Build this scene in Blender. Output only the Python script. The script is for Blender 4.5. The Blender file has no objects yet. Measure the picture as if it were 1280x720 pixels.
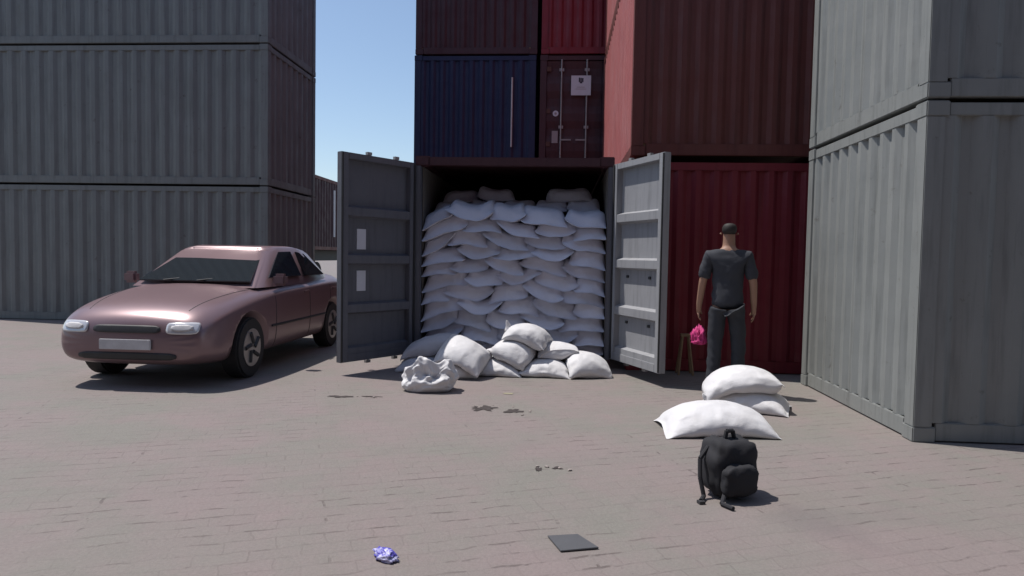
import bpy, bmesh, math, random
import numpy as np
from mathutils import Vector, Matrix, noise
R = math.radians
random.seed(7); rng = np.random.default_rng(7)
sc = bpy.context.scene
COL = sc.collection

# ------------------------------------------------------------------ camera
cam = bpy.data.objects.new('camera', bpy.data.cameras.new('camera')); COL.objects.link(cam); sc.camera = cam
yaw, pitch, roll = R(4.04), R(-2.63), R(1.0)
fw = Vector((-math.sin(yaw)*math.cos(pitch), math.cos(yaw)*math.cos(pitch), math.sin(pitch)))
r0 = Vector((math.cos(yaw), math.sin(yaw), 0)); u0 = r0.cross(fw)
rr = r0*math.cos(roll) + u0*math.sin(roll); uu = rr.cross(fw)
cam.matrix_world = Matrix(((rr.x, uu.x, -fw.x, .592), (rr.y, uu.y, -fw.y, -8.38), (rr.z, uu.z, -fw.z, 1.37), (0, 0, 0, 1)))
cam.data.sensor_width = 36; cam.data.lens = 850/1280*36
cam.data.clip_start = .05; cam.data.clip_end = 3000

# ------------------------------------------------------------------ light
S = Vector((-.966*math.cos(R(66)), .26*math.cos(R(66)), math.sin(R(66))))
w = bpy.data.worlds.new('World'); sc.world = w; w.use_nodes = True
nt = w.node_tree; bg = nt.nodes['Background']
sky = nt.nodes.new('ShaderNodeTexSky'); sky.sky_type = 'NISHITA'; sky.sun_disc = False
sky.sun_elevation = R(66); sky.sun_rotation = math.atan2(S.x, S.y)
sky.altitude = 100; sky.air_density = 1.0; sky.dust_density = .9; sky.ozone_density = 1.0
nt.links.new(sky.outputs[0], bg.inputs[0]); bg.inputs[1].default_value = .12
sun = bpy.data.objects.new('sun', bpy.data.lights.new('sun', 'SUN')); COL.objects.link(sun)
sun.data.energy = 3.9; sun.data.angle = R(.5); sun.data.color = (1, .95, .9)
sun.rotation_euler = S.to_track_quat('Z', 'Y').to_euler()
sc.view_settings.view_transform = 'Standard'; sc.view_settings.look = 'None'
sc.view_settings.exposure = .25; sc.view_settings.gamma = 1

# ------------------------------------------------------------------ materials
def newmat(name):
    m = bpy.data.materials.new(name); m.use_nodes = True
    return m, m.node_tree, m.node_tree.nodes['Principled BSDF']
def N(t, typ, **kw):
    n = t.nodes.new(typ)
    for k, v in kw.items(): setattr(n, k, v)
    return n
def ramp(t, src, a, b, ca, cb):
    r = N(t, 'ShaderNodeValToRGB'); e = r.color_ramp.elements
    e[0].position = a; e[1].position = b; e[0].color = (*ca, 1); e[1].color = (*cb, 1)
    t.links.new(src, r.inputs[0]); return r.outputs[0]
def mixc(t, f, a, b, mode='MIX'):
    m = N(t, 'ShaderNodeMix', data_type='RGBA', blend_type=mode)
    for s, v in ((m.inputs[0], f), (m.inputs[6], a), (m.inputs[7], b)):
        if isinstance(v, bpy.types.NodeSocket): t.links.new(v, s)
        else: s.default_value = (*v, 1) if isinstance(v, tuple) else v
    return m.outputs[2]
def ntex(t, scale, detail=4, vec=None, rough=.6, stretch=None):
    n = N(t, 'ShaderNodeTexNoise'); n.inputs['Scale'].default_value = scale; n.inputs['Detail'].default_value = detail
    n.inputs['Roughness'].default_value = rough
    c = N(t, 'ShaderNodeTexCoord').outputs['Object']
    if stretch:
        mp = N(t, 'ShaderNodeMapping'); mp.inputs['Scale'].default_value = stretch; t.links.new(c, mp.inputs[0]); c = mp.outputs[0]
    t.links.new(c, n.inputs[0]); return n.outputs[0]
def bump(t, b, h, st, dist):
    n = N(t, 'ShaderNodeBump'); n.inputs[0].default_value = st; n.inputs[1].default_value = dist
    t.links.new(h, n.inputs['Height']); t.links.new(n.outputs[0], b.inputs['Normal'])
def paint(name, c, fade=.35, rust=.5, rough=.55):
    """weathered container paint: sun-faded patches, vertical dirt runs, rust spots"""
    m, t, b = newmat(name)
    pale = tuple(min(1, x*.8+.4*sum(c)/3+.008) for x in c); dark = tuple(x*.55 for x in c)
    f1 = ramp(t, ntex(t, 1.1, 6), .42, .72, (0, 0, 0), (fade,)*3)
    c1 = mixc(t, f1, c, pale)
    f2 = ramp(t, ntex(t, 5, 5, stretch=(3, 3, .25)), .5, .78, (0, 0, 0), (.7,)*3)
    c2 = mixc(t, f2, c1, dark)
    f3 = ramp(t, ntex(t, 7, 8, rough=.7), .66-.06*rust, .74, (0, 0, 0), (.85*rust,)*3)
    c3 = mixc(t, f3, c2, (.05, .024, .016))
    t.links.new(c3, b.inputs['Base Color'])
    rr_ = ramp(t, ntex(t, 3, 4), .3, .7, (rough-.1,)*3, (rough+.2,)*3); t.links.new(rr_, b.inputs['Roughness'])
    bump(t, b, ntex(t, 2.2, 5), .35, .02)
    return m
def plain(name, c, rough=.6, metal=0, var=.25, scale=12):
    m, t, b = newmat(name)
    cc = mixc(t, ntex(t, scale, 5), tuple(x*(1-var) for x in c), tuple(min(1, x*(1+var)) for x in c))
    t.links.new(cc, b.inputs['Base Color']); b.inputs['Roughness'].default_value = rough; b.inputs['Metallic'].default_value = metal
    return m
def sackmat(name, c, dirt=.5):
    m, t, b = newmat(name)
    f = ramp(t, ntex(t, 3.5, 6), .48, .75, (0, 0, 0), (dirt,)*3)
    c1 = mixc(t, f, c, tuple(x*y for x, y in zip(c, (.72, .68, .62))))
    t.links.new(c1, b.inputs['Base Color']); b.inputs['Roughness'].default_value = .62
    b.inputs['Sheen Weight'].default_value = .15
    n = N(t, 'ShaderNodeBump'); n.inputs[0].default_value = .5; n.inputs[1].default_value = .012
    t.links.new(ntex(t, 13, 6, rough=.65), n.inputs['Height'])
    cr = N(t, 'ShaderNodeTexNoise', noise_type='RIDGED_MULTIFRACTAL'); cr.inputs['Scale'].default_value = 4.5; cr.inputs['Detail'].default_value = 3
    mpc = N(t, 'ShaderNodeMapping'); mpc.inputs['Scale'].default_value = (1, 1.7, 1.3); t.links.new(N(t, 'ShaderNodeTexCoord').outputs['Object'], mpc.inputs[0]); t.links.new(mpc.outputs[0], cr.inputs[0])
    n0 = N(t, 'ShaderNodeBump'); n0.inputs[0].default_value = .8; n0.inputs[1].default_value = .03
    t.links.new(cr.outputs[0], n0.inputs['Height']); t.links.new(n0.outputs[0], n.inputs['Normal'])
    wv = N(t, 'ShaderNodeTexWave'); wv.inputs['Scale'].default_value = 90; wv.inputs['Distortion'].default_value = .6
    t.links.new(N(t, 'ShaderNodeTexCoord').outputs['Object'], wv.inputs[0])
    n2 = N(t, 'ShaderNodeBump'); n2.inputs[0].default_value = .12; n2.inputs[1].default_value = .003
    t.links.new(wv.outputs[1], n2.inputs['Height']); t.links.new(n.outputs[0], n2.inputs['Normal'])
    t.links.new(n2.outputs[0], b.inputs['Normal'])
    return m
M = dict(
    maroon=paint('maroon_paint', (.055, .016, .022)), brown=paint('brown_red_paint', (.125, .030, .024), .22, .5),
    crimson=paint('crimson_paint', (.185, .012, .022), .15, .3), navy=paint('navy_paint', (.011, .017, .062), .12, .25),
    darkred=paint('dark_red_paint', (.06, .009, .018), .15, .3), rose=paint('sunlit_faded_red_paint', (.36, .105, .10), .5, .35),  # rose: paler sides for the brown containers, sunlight partly put into the colour
    grey=paint('grey_paint', (.22, .232, .225), .4, .75), grey2=paint('stone_grey_paint', (.165, .17, .165), .55, .8),
    doorgrey=paint('door_grey_paint', (.26, .265, .28), .25, .3, .6), doorshade=paint('shaded_door_paint', (.105, .108, .128), .3, .35, .6),  # the darker door paint is the same grey with shade put into it
    inside=plain('container_lining', (.16, .15, .14), .8), wood=plain('wood', (.26, .17, .10), .75, 0, .35, 20),
    rust=plain('rusty_steel', (.10, .05, .04), .8, .1), steel=plain('worn_steel', (.30, .29, .29), .5, .4), rubber=plain('rubber', (.02, .02, .022), .75),
    paper=plain('sticker_paper', (.55, .56, .62), .6, 0, .08), black=plain('black_fabric', (.018, .018, .022), .85),
    ink=plain('ink', (.03, .03, .05), .7), sackw=sackmat('white_sack_cloth', (.64, .635, .645), .35), wallw=sackmat('sack_cloth', (.68, .69, .78), .3), wallg=sackmat('dusty_sack_cloth', (.61, .62, .70), .4),
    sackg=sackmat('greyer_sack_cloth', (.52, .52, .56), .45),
    glass=plain('dark_glass', (.02, .024, .028), .04, 0, 0), carpaint=plain('car_paint', (.23, .155, .165), .30, .35, .06, 3),
    lampg=plain('lamp_glass', (.6, .6, .62), .12, .3, .05), tail=plain('tail_glass', (.30, .02, .02), .2),
    plastic=plain('dark_plastic', (.035, .035, .038), .6), rim=plain('wheel_rim', (.33, .32, .32), .35, .6),
    skin=plain('skin', (.30, .17, .115), .6, 0, .08), hair=plain('hair', (.02, .016, .014), .7),
    shirt=plain('dark_shirt', (.035, .038, .048), .85), trousers=plain('dark_trousers', (.025, .028, .036), .85),
    pink=plain('pink_cloth', (.50, .03, .17), .7, 0, .1), chalk=plain('white_paint', (.55, .54, .55), .6),
    plate=plain('dark_sheet', (.075, .077, .085), .7, 0, .2, 9), violet=plain('violet_film', (.16, .14, .55), .35, 0, .3, 30),
    label=plain('grey_label', (.30, .27, .28), .6, 0, .08), zinc=plain('galvanised', (.35, .36, .37), .45, .6))

# ground: weathered block paving
m, t, b = newmat('block_paving')
tc = N(t, 'ShaderNodeTexCoord').outputs['Object']
mp = N(t, 'ShaderNodeMapping'); mp.inputs['Rotation'].default_value = (0, 0, R(-21)); t.links.new(tc, mp.inputs[0])
wob = N(t, 'ShaderNodeTexNoise'); wob.inputs['Scale'].default_value = 4; wob.inputs['Detail'].default_value = 5; t.links.new(tc, wob.inputs[0])
va = N(t, 'ShaderNodeVectorMath', operation='MULTIPLY_ADD'); va.inputs[1].default_value = (.09, .08, 0)
t.links.new(wob.outputs[1], va.inputs[0]); t.links.new(mp.outputs[0], va.inputs[2])
br = N(t, 'ShaderNodeTexBrick'); br.inputs['Scale'].default_value = 1; br.inputs['Brick Width'].default_value = .23
br.inputs['Row Height'].default_value = .115; br.inputs['Mortar Size'].default_value = .0065; br.inputs['Mortar Smooth'].default_value = .7
bj = N(t, 'ShaderNodeTexBrick'); bj.inputs['Scale'].default_value = 1; bj.inputs['Brick Width'].default_value = 2.3
bj.inputs['Row Height'].default_value = .115; bj.inputs['Mortar Size'].default_value = .011; bj.inputs['Mortar Smooth'].default_value = .6
t.links.new(va.outputs[0], bj.inputs[0])
br.inputs['Color1'].default_value = (.46, .46, .46, 1); br.inputs['Color2'].default_value = (.56, .56, .56, 1); br.inputs['Mortar'].default_value = (.42, .42, .42, 1)
t.links.new(va.outputs[0], br.inputs[0])
big = ramp(t, ntex(t, .9, 7), .40, .62, (.212, .177, .169), (.188, .178, .158))
pk = ramp(t, ntex(t, 2.1, 5), .48, .68, (0, 0, 0), (.6,)*3)
c1 = mixc(t, pk, big, (.224, .175, .172))
per = mixc(t, .14, c1, br.outputs[0], 'OVERLAY')
fine = ramp(t, ntex(t, 60, 6, rough=.7), .3, .75, (.86,)*3, (1.1,)*3)
c2 = mixc(t, 1., per, fine, 'MULTIPLY')
# worn joints: filled with dust nearly everywhere, open only in short runs, mostly along the rows
mp2 = N(t, 'ShaderNodeMapping'); mp2.inputs['Scale'].default_value = (3.6, 8, 1); t.links.new(mp.outputs[0], mp2.inputs[0])
nj = N(t, 'ShaderNodeTexNoise'); nj.inputs['Scale'].default_value = 1.5; nj.inputs['Detail'].default_value = 3; nj.inputs['Roughness'].default_value = .7
t.links.new(mp2.outputs[0], nj.inputs[0])
jm = ramp(t, nj.outputs[0], .50, .60, (.03,)*3, (.75,)*3)
jb = ramp(t, ntex(t, .7, 3), .40, .58, (.15,)*3, (1, 1, 1)); jj = mixc(t, 1., jm, jb, 'MULTIPLY')
mb_ = N(t, 'ShaderNodeMath', operation='MULTIPLY'); t.links.new(br.outputs['Fac'], mb_.inputs[0])
t.links.new(ramp(t, ntex(t, 1.6, 5, rough=.7), .40, .68, (.0,)*3, (.22,)*3), mb_.inputs[1])
mm0 = N(t, 'ShaderNodeMath', operation='MULTIPLY'); t.links.new(bj.outputs['Fac'], mm0.inputs[0]); t.links.new(jj, mm0.inputs[1])
mm = N(t, 'ShaderNodeMath', operation='MAXIMUM'); t.links.new(mm0.outputs[0], mm.inputs[0]); t.links.new(mb_.outputs[0], mm.inputs[1])
c3 = mixc(t, mm.outputs[0], c2, (.095, .075, .07))
st = ramp(t, ntex(t, 2.3, 6, rough=.75), .56, .74, (0, 0, 0), (.45,)*3)
c4 = mixc(t, st, c3, (.15, .13, .125))
oil = ramp(t, ntex(t, .55, 4, rough=.55), .60, .70, (0, 0, 0), (.38,)*3)
c5 = mixc(t, oil, c4, (.12, .11, .108))
spk = ramp(t, ntex(t, 22, 3), .70, .74, (0, 0, 0), (.6,)*3); c6 = mixc(t, spk, c5, (.10, .085, .08))
t.links.new(c6, b.inputs['Base Color']); b.inputs['Roughness'].default_value = .85
h1 = N(t, 'ShaderNodeMath', operation='MULTIPLY_ADD'); h1.inputs[1].default_value = -.8
t.links.new(mm.outputs[0], h1.inputs[0]); t.links.new(ntex(t, 11, 8, rough=.72), h1.inputs[2])
bump(t, b, h1.outputs[0], .6, .012)
M['ground'] = m
m, t, b = newmat('violet_film')
t.links.new(ramp(t, ntex(t, 28, 3), .44, .56, (.10, .085, .42), (.55, .54, .78)), b.inputs['Base Color']); b.inputs['Roughness'].default_value = .35
M['violet'] = m

# ------------------------------------------------------------------ helpers
def link(name, me, mat, parent=None, loc=(0, 0, 0), rz=0, smooth=False):
    o = bpy.data.objects.new(name, me); COL.objects.link(o)
    if not me.materials: me.materials.append(mat)
    o.location = loc; o.rotation_euler = (0, 0, rz)
    if parent: o.parent = parent
    if smooth:
        for p in me.polygons: p.use_smooth = True
    return o
def tag(o, label=None, cat=None, group=None, kind=None):
    for k, v in (('label', label), ('category', cat), ('group', group), ('kind', kind)):
        if v: o[k] = v
    return o
def empty(name, loc=(0, 0, 0), rz=0, **kw):
    o = bpy.data.objects.new(name, None); COL.objects.link(o); o.location = loc; o.rotation_euler = (0, 0, rz)
    o.empty_display_size = .2
    return tag(o, **kw)
class MB:
    def __init__(s): s.v = []; s.f = []
    def box(s, x0, x1, y0, y1, z0, z1):
        k = len(s.v); s.v += [(x, y, z) for z in (z0, z1) for y in (y0, y1) for x in (x0, x1)]
        s.f += [tuple(k+i for i in q) for q in ((0, 2, 3, 1), (4, 5, 7, 6), (0, 1, 5, 4), (2, 6, 7, 3), (0, 4, 6, 2), (1, 3, 7, 5))]
        return s
    def tube(s, a, b, r, n=10, r2=None):
        a, b = Vector(a), Vector(b); d = (b-a).normalized(); q = d.orthogonal().normalized(); p = d.cross(q); k = len(s.v); r2 = r if r2 is None else r2
        for c, rad in ((a, r), (b, r2)):
            for i in range(n):
                A = 2*math.pi*i/n; s.v.append(tuple(c+rad*(math.cos(A)*q+math.sin(A)*p)))
        for i in range(n): j = (i+1) % n; s.f.append((k+i, k+j, k+n+j, k+n+i))
        s.f.append(tuple(k+n-1-i for i in range(n))); s.f.append(tuple(k+n+i for i in range(n)))
        return s
    def strip(s, prof, axis, c0, c1, back):
        """closed corrugated panel: prof = [(along, out)], extruded along the other axis c0..c1; 'back' is the flat back plane"""
        k = len(s.v); n = len(prof)
        for c in (c0, c1):
            for a, o in prof:
                s.v.append({'xz': (a, o, c), 'yz': (o, a, c), 'zx': (c, o, a)}[axis])
            for a, o in prof:
                s.v.append({'xz': (a, back, c), 'yz': (back, a, c), 'zx': (c, back, a)}[axis])
        for i in range(n-1):
            s.f.append((k+i, k+i+1, k+2*n+i+1, k+2*n+i)); s.f.append((k+n+i, k+3*n+i, k+3*n+i+1, k+n+i+1))
        for base in (k, k+2*n):
            for i in range(n-1): s.f.append((base+i, base+n+i, base+n+i+1, base+i+1))
        for e in (0, n-1): s.f.append((k+e, k+n+e, k+3*n+e, k+2*n+e))
        return s
    def mesh(s, name, bevel=0):
        me = bpy.data.meshes.new(name); me.from_pydata(s.v, [], s.f)
        bm = bmesh.new(); bm.from_mesh(me); bmesh.ops.recalc_face_normals(bm, faces=bm.faces)
        if bevel:
            es = [e for e in bm.edges if len(e.link_faces) == 2 and e.calc_face_angle(0) > .5]
            bmesh.ops.bevel(bm, geom=es, offset=bevel, segments=2, affect='EDGES', clamp_overlap=True)
        bm.to_mesh(me); bm.free(); return me
    def build(s, name, mat, parent=None, bevel=0, **kw): return link(name, s.mesh(name, bevel), mat, parent, **kw)

def trap(a0, a1, period, depth, out, sgn):
    """trapezoid corrugation from a0 to a1; out = outer plane, recesses go inwards by depth"""
    pts = []; n = max(1, round((a1-a0)/period)); p = (a1-a0)/n
    for i in range(n):
        s_ = a0+i*p
        pts += [(s_, out), (s_+.26*p, out), (s_+.50*p, out-sgn*depth), (s_+.76*p, out-sgn*depth)]
    pts.append((a1, out)); return pts

def door_leaf(width, h, hinge, mat, inner=1):
    """returns (frame mesh, panel mesh). Leaf lies along +x from hinge (0) to width, inner face towards -y when inner=1"""
    s = inner; f = MB(); th = .080
    y0, y1 = (0, th) if s > 0 else (-th, 0)
    f.box(0, .085, y0, y1, 0, h).box(width-.10, width, y0, y1, 0, h).box(.085, width-.10, y0+.001, y1-.001, h-.07, h).box(.085, width-.10, y0+.001, y1-.001, 0, .09)
    # ribbed panel : ribs at the levels of the photographed ledges
    prof = [(.09, .012*s), (.10, .012*s), (.155, .012*s), (.175, .074*s)]
    ribs = (.62, 1.18, 1.72)
    for z in ribs:
        prof += [(z-.085, .074*s), (z-.06, .006*s), (z+.03, .006*s), (z+.055, .074*s)]
    prof += [(h-.09, .074*s), (h-.07, .074*s)]
    p = MB().strip([(z, o) for z, o in prof], 'zx', .085, width-.10, .0795*s)
    return f, p

def container(x0, y0, z0, wd, ln, ht, mat, label, end='corr', group='stacked shipping containers', rz=0, side_mat=None, corr=.036, name='shipping_container', P=.14):
    """front end at local y=0 looking to -y, length along +y"""
    t_ = empty(name, (x0, y0, z0), rz, label=label, cat='shipping container', group=group)
    fr = MB()
    for x in (0, wd-P):
        for y in (0, ln-P): fr.box(x, x+P, y, y+P, .115, ht-.115)
    # bottom / top rails
    for z in ((0.01, .15), (ht-.11, ht-.012)):
        fr.box(P+.03, wd-P-.03, .012, .10, *z); fr.box(P+.03, wd-P-.03, ln-.10, ln-.012, *z)
        fr.box(.012, .085, P+.03, ln-P-.03, *z); fr.box(wd-.085, wd-.012, P+.03, ln-P-.03, *z)
    fr.build('frame', mat, t_, .006)
    cs = MB().box(0, .172, 0, .172, 0, .118).mesh('corner_casting', .008); cs.materials.append(mat)
    for x in (-.004, wd-.168):
        for y in (-.004, ln-.168):
            for z in (0, ht-.118):
                if P < .1 and z > 0 and y < 0: pass
                link('corner_casting', cs, mat, t_, (x, y, z))
    sm = side_mat or mat
    for x, sg in ((.012, -1), (wd-.012, 1)):
        MB().strip(trap(P+.001, ln-P-.001, .28, corr, x, sg), 'yz', .15, ht-.11, x-sg*(corr+.006)).build('side_wall', sm, t_)
    MB().box(.09, wd-.09, .1, ln-.1, ht-.05, ht-.03).build('roof', mat, t_)
    MB().box(.09, wd-.09, .03, ln-.1, .10, .15).build('floor', M['wood'], t_)
    MB().strip(trap(P+.001, wd-P-.001, .26, corr, ln-.02, 1), 'xz', .15, ht-.11, ln-.075).build('rear_wall', mat, t_)
    if end == 'corr':
        MB().strip(trap(P+.001, wd-P-.001, .22, corr, .016, -1), 'xz', .15, ht-.11, .07).build('end_wall', mat, t_)
    if end == 'doors':
        for sx in (0, 1):
            a = P+.005 if sx == 0 else wd/2+.004; c = wd/2-.004 if sx == 0 else wd-P-.005
            d = MB().strip(trap(.17, ht-.13, .62, .03, .020, -1), 'zx', a, c, .065).build('door', mat, t_)
            for fx in (.27, .73):
                xx = a+(c-a)*fx; rd = MB().tube((xx, -.012, .12), (xx, -.012, ht-.10), .017)
                for z in (.3, ht*.45, ht-.35): rd.box(xx-.05, xx+.05, -.020, .018, z, z+.06)
                rd.box(xx-.22*(1 if fx > .5 else -1)-.0, xx, -.035, -.018, 1.02, 1.05) if fx > .5 else rd.box(xx, xx+.22, -.035, -.018, 1.02, 1.05)
                rd.build('lock_rod', M['steel'], d)
            for z in (.25, .9, 1.6, ht-.35):
                hx = a if sx == 0 else c-.09
                MB().box(hx, hx+.09, .0, .02, z, z+.1).build('hinge', M['rust'], d)
    return t_

# ------------------------------------------------------------------ setting: ground
def ground():
    me = MB(); n = 2; k = 400
    me.v = [(-k, -k, 0), (k, -k, 0), (k, k, 0), (-k, k, 0)]; me.f = [(0, 1, 2, 3)]
    tag(me.build('ground', M['ground']), kind='structure')
ground()

# ------------------------------------------------------------------ cloth bag solver (inflated, sewn sheets settling on whatever lies below)
GX, GY = (-3.2, 3.6), (-4.6, .4); CE = .02
HX = int((GX[1]-GX[0])/CE); HY = int((GY[1]-GY[0])/CE)
H = np.zeros((HX, HY))
def h_at(p):
    ix = np.clip(((p[..., 0]-GX[0])/CE).astype(int), 0, HX-1); iy = np.clip(((p[..., 1]-GY[0])/CE).astype(int), 0, HY-1)
    return H[ix, iy]
def sim_bag(W, L, fill, loc, rz=0, pitch=0, bank=0, steps=150, its=10, nx=26, ny=36, ywall=None, seed=0, squash=1., crump=0, stamp=True, use_h=True, sew=2, drop=.04):
    r_ = np.random.default_rng(seed)
    u = np.linspace(-W/2, W/2, nx); v = np.linspace(-L/2, L/2, ny); X, Y = np.meshgrid(u, v, indexing='ij')
    dx, dy = W/(nx-1), L/(ny-1)
    s = np.zeros((2, nx, ny, 3)); env = np.cos(np.pi*X/W)*np.cos(np.pi*Y/L)
    for k, sg in ((0, -1), (1, 1)):
        s[k, :, :, 0] = X*squash; s[k, :, :, 1] = Y*(squash if crump else 1); s[k, :, :, 2] = sg*(.02+.05*env)
    s += r_.normal(0, .002+crump*.012, (1, nx, ny, 3))
    if crump:
        for _ in range(7):
            a = r_.uniform(0, 6.28); fq = r_.uniform(6, 16)
            s[..., 2] += crump*.05*np.sin(fq*(X*math.cos(a)+Y*math.sin(a))+r_.uniform(0, 6))[None]
    Rm = np.array(Matrix.Rotation(rz, 3, 'Z') @ Matrix.Rotation(pitch, 3, 'X') @ Matrix.Rotation(bank, 3, 'Y'))
    P = s@Rm.T; P[..., 0] += loc[0]; P[..., 1] += loc[1]
    under = (P[..., 2]-(h_at(P) if use_h else 0)).min()
    P[..., 2] += drop-under+.0
    V = np.zeros_like(P); dt = 1/60; target = fill
    def border():
        for k in range(sew):
            for ax in (2,):
                for e in (k, ny-1-k):
                    m_ = P[:, :, e].mean(0); P[:, :, e] = m_
        for e in (0, nx-1): P[:, e] = P[:, e].mean(0)
    def con(a, b, L0, st=.5, mode=0):
        d = b-a; l = np.sqrt((d*d).sum(-1, keepdims=True))+1e-9
        c = (l-L0)/l
        if mode == 1: c = np.minimum(c, 0)
        c = c*st*d; a += c; b -= c
    dd = math.hypot(dx, dy)
    for it in range(steps):
        du = np.gradient(P, axis=1); dv = np.gradient(P, axis=2)
        nrm = np.cross(du, dv); nrm[0] *= -1
        c0 = P.mean((0, 1, 2)); vol = ((P-c0)*nrm).sum()/3
        p = 9000*np.clip(target-vol, -.1*target, .35*target)/max(target, 1e-4)
        acc = np.array([0, 0, -9.8])+nrm*p/(dx*dy)*.022*1.0
        V = (V+acc*dt)*.93; Q = P.copy(); P = P+V*dt
        for _ in range(its):
            for o in (0, 1):
                con(P[:, o:-1:2], P[:, o+1::2][:, :P[:, o:-1:2].shape[1]], dx)
                con(P[:, :, o:-1:2], P[:, :, o+1::2][:, :, :P[:, :, o:-1:2].shape[2]], dy)
            con(P[:, :-1:2, :-1], P[:, 1::2, 1:][:, :P[:, :-1:2].shape[1]], dd, .12)
            con(P[:, 1::2, :-1][:, :P[:, 2::2].shape[1]], P[:, 2::2, 1:], dd, .12)
            # bending : keep second neighbours apart
            for o in (0, 1, 2):
                a = P[:, o:-2:3]; b_ = P[:, o+2::3][:, :a.shape[1]]; con(a[:, :b_.shape[1]], b_, dx*1.7, .4, 1)
                a = P[:, :, o:-2:3]; b_ = P[:, :, o+2::3][:, :, :a.shape[2]]; con(a[:, :, :b_.shape[2]], b_, dy*1.7, .4, 1)
            border()
            hh = (h_at(P) if use_h else 0)
            low = P[..., 2] < hh+.002
            push = np.where(low, hh+.002-P[..., 2], 0)
            P[..., 2] += np.minimum(push, .02)
            P[..., 2] = np.maximum(P[..., 2], .002)
            if ywall is not None: P[..., 1] = np.minimum(P[..., 1], ywall)
        V = (P-Q)/dt
        V[low] *= np.array([.3, .3, 1.])
        sp = np.sqrt((V*V).sum(-1, keepdims=True)); V *= np.minimum(1, 2.0/(sp+1e-6))
    if stamp:
        up = P[1] if P[1, ..., 2].mean() > P[0, ..., 2].mean() else P[0]
        up = np.maximum(P[0], P[1]) if False else up
        f = up.reshape(nx, ny, 3)
        for a in np.linspace(0, 1, 3)[:2]:
            for c in np.linspace(0, 1, 3)[:2]:
                q = (f[:-1, :-1]*(1-a)*(1-c)+f[1:, :-1]*a*(1-c)+f[:-1, 1:]*(1-a)*c+f[1:, 1:]*a*c).reshape(-1, 3)
                ix = np.clip(((q[:, 0]-GX[0])/CE).astype(int), 0, HX-1); iy = np.clip(((q[:, 1]-GY[0])/CE).astype(int), 0, HY-1)
                np.maximum.at(H, (ix, iy), q[:, 2])
    return P
def bag_mesh(P, name, org, sub=1):
    _, nx, ny, _ = P.shape; idx = np.zeros((2, nx, ny), int); vs = []; k = 0
    for s_ in (0, 1):
        for i in range(nx):
            for j in range(ny):
                if s_ == 1 and (i in (0, nx-1) or j in (0, ny-1)): idx[1, i, j] = idx[0, i, j]; continue
                idx[s_, i, j] = k; vs.append(tuple(P[s_, i, j]-np.array(org))); k += 1
    fs = []
    for s_ in (0, 1):
        for i in range(nx-1):
            for j in range(ny-1):
                q = (idx[s_, i, j], idx[s_, i+1, j], idx[s_, i+1, j+1], idx[s_, i, j+1])
                fs.append(q if s_ else q[::-1])
    me = bpy.data.meshes.new(name); me.from_pydata(vs, [], fs); me.polygons.foreach_set('use_smooth', [True]*len(fs))
    return me
def finish_bag(name, P, mat, label, group, sub=2, cat='sack'):
    # creases in the cloth: along the seams and where the sack is folded
    k_ = random.uniform(0, 50); P = P.copy(); c0 = P.mean((0, 1, 2)); _, nx, ny, _ = P.shape
    am = .0075 if sub == 2 else .005
    for a in (0, 1):
        for i in range(nx):
            for j in range(ny):
                q = Vector(P[a, i, j]); e = min(i, nx-1-i)/nx; e2 = min(j, ny-1-j)/ny
                w_ = am*(1+1.6*math.exp(-min(e, e2)*9))
                n_ = (.6-1.9*abs(noise.noise(q*5.5+Vector((k_, 0, 0)))))+.6*(.5-1.6*abs(noise.noise(q*12+Vector((0, k_, 0)))))
                d_ = Vector(P[a, i, j]-c0); d_.z *= 1.5
                if d_.length > 0: P[a, i, j] += np.array(d_.normalized())*n_*w_*(1 if 0 < i < nx-1 and 0 < j < ny-1 else 0)
    P[..., 2] = np.maximum(P[..., 2], .001)
    org = (float(P[..., 0].mean()), float(P[..., 1].mean()), float(P[..., 2].min()))
    o = link(name, bag_mesh(P, name, org), mat, None, org)
    md = o.modifiers.new('s', 'SUBSURF'); md.levels = md.render_levels = sub
    return tag(o, label, cat, group)
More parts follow.
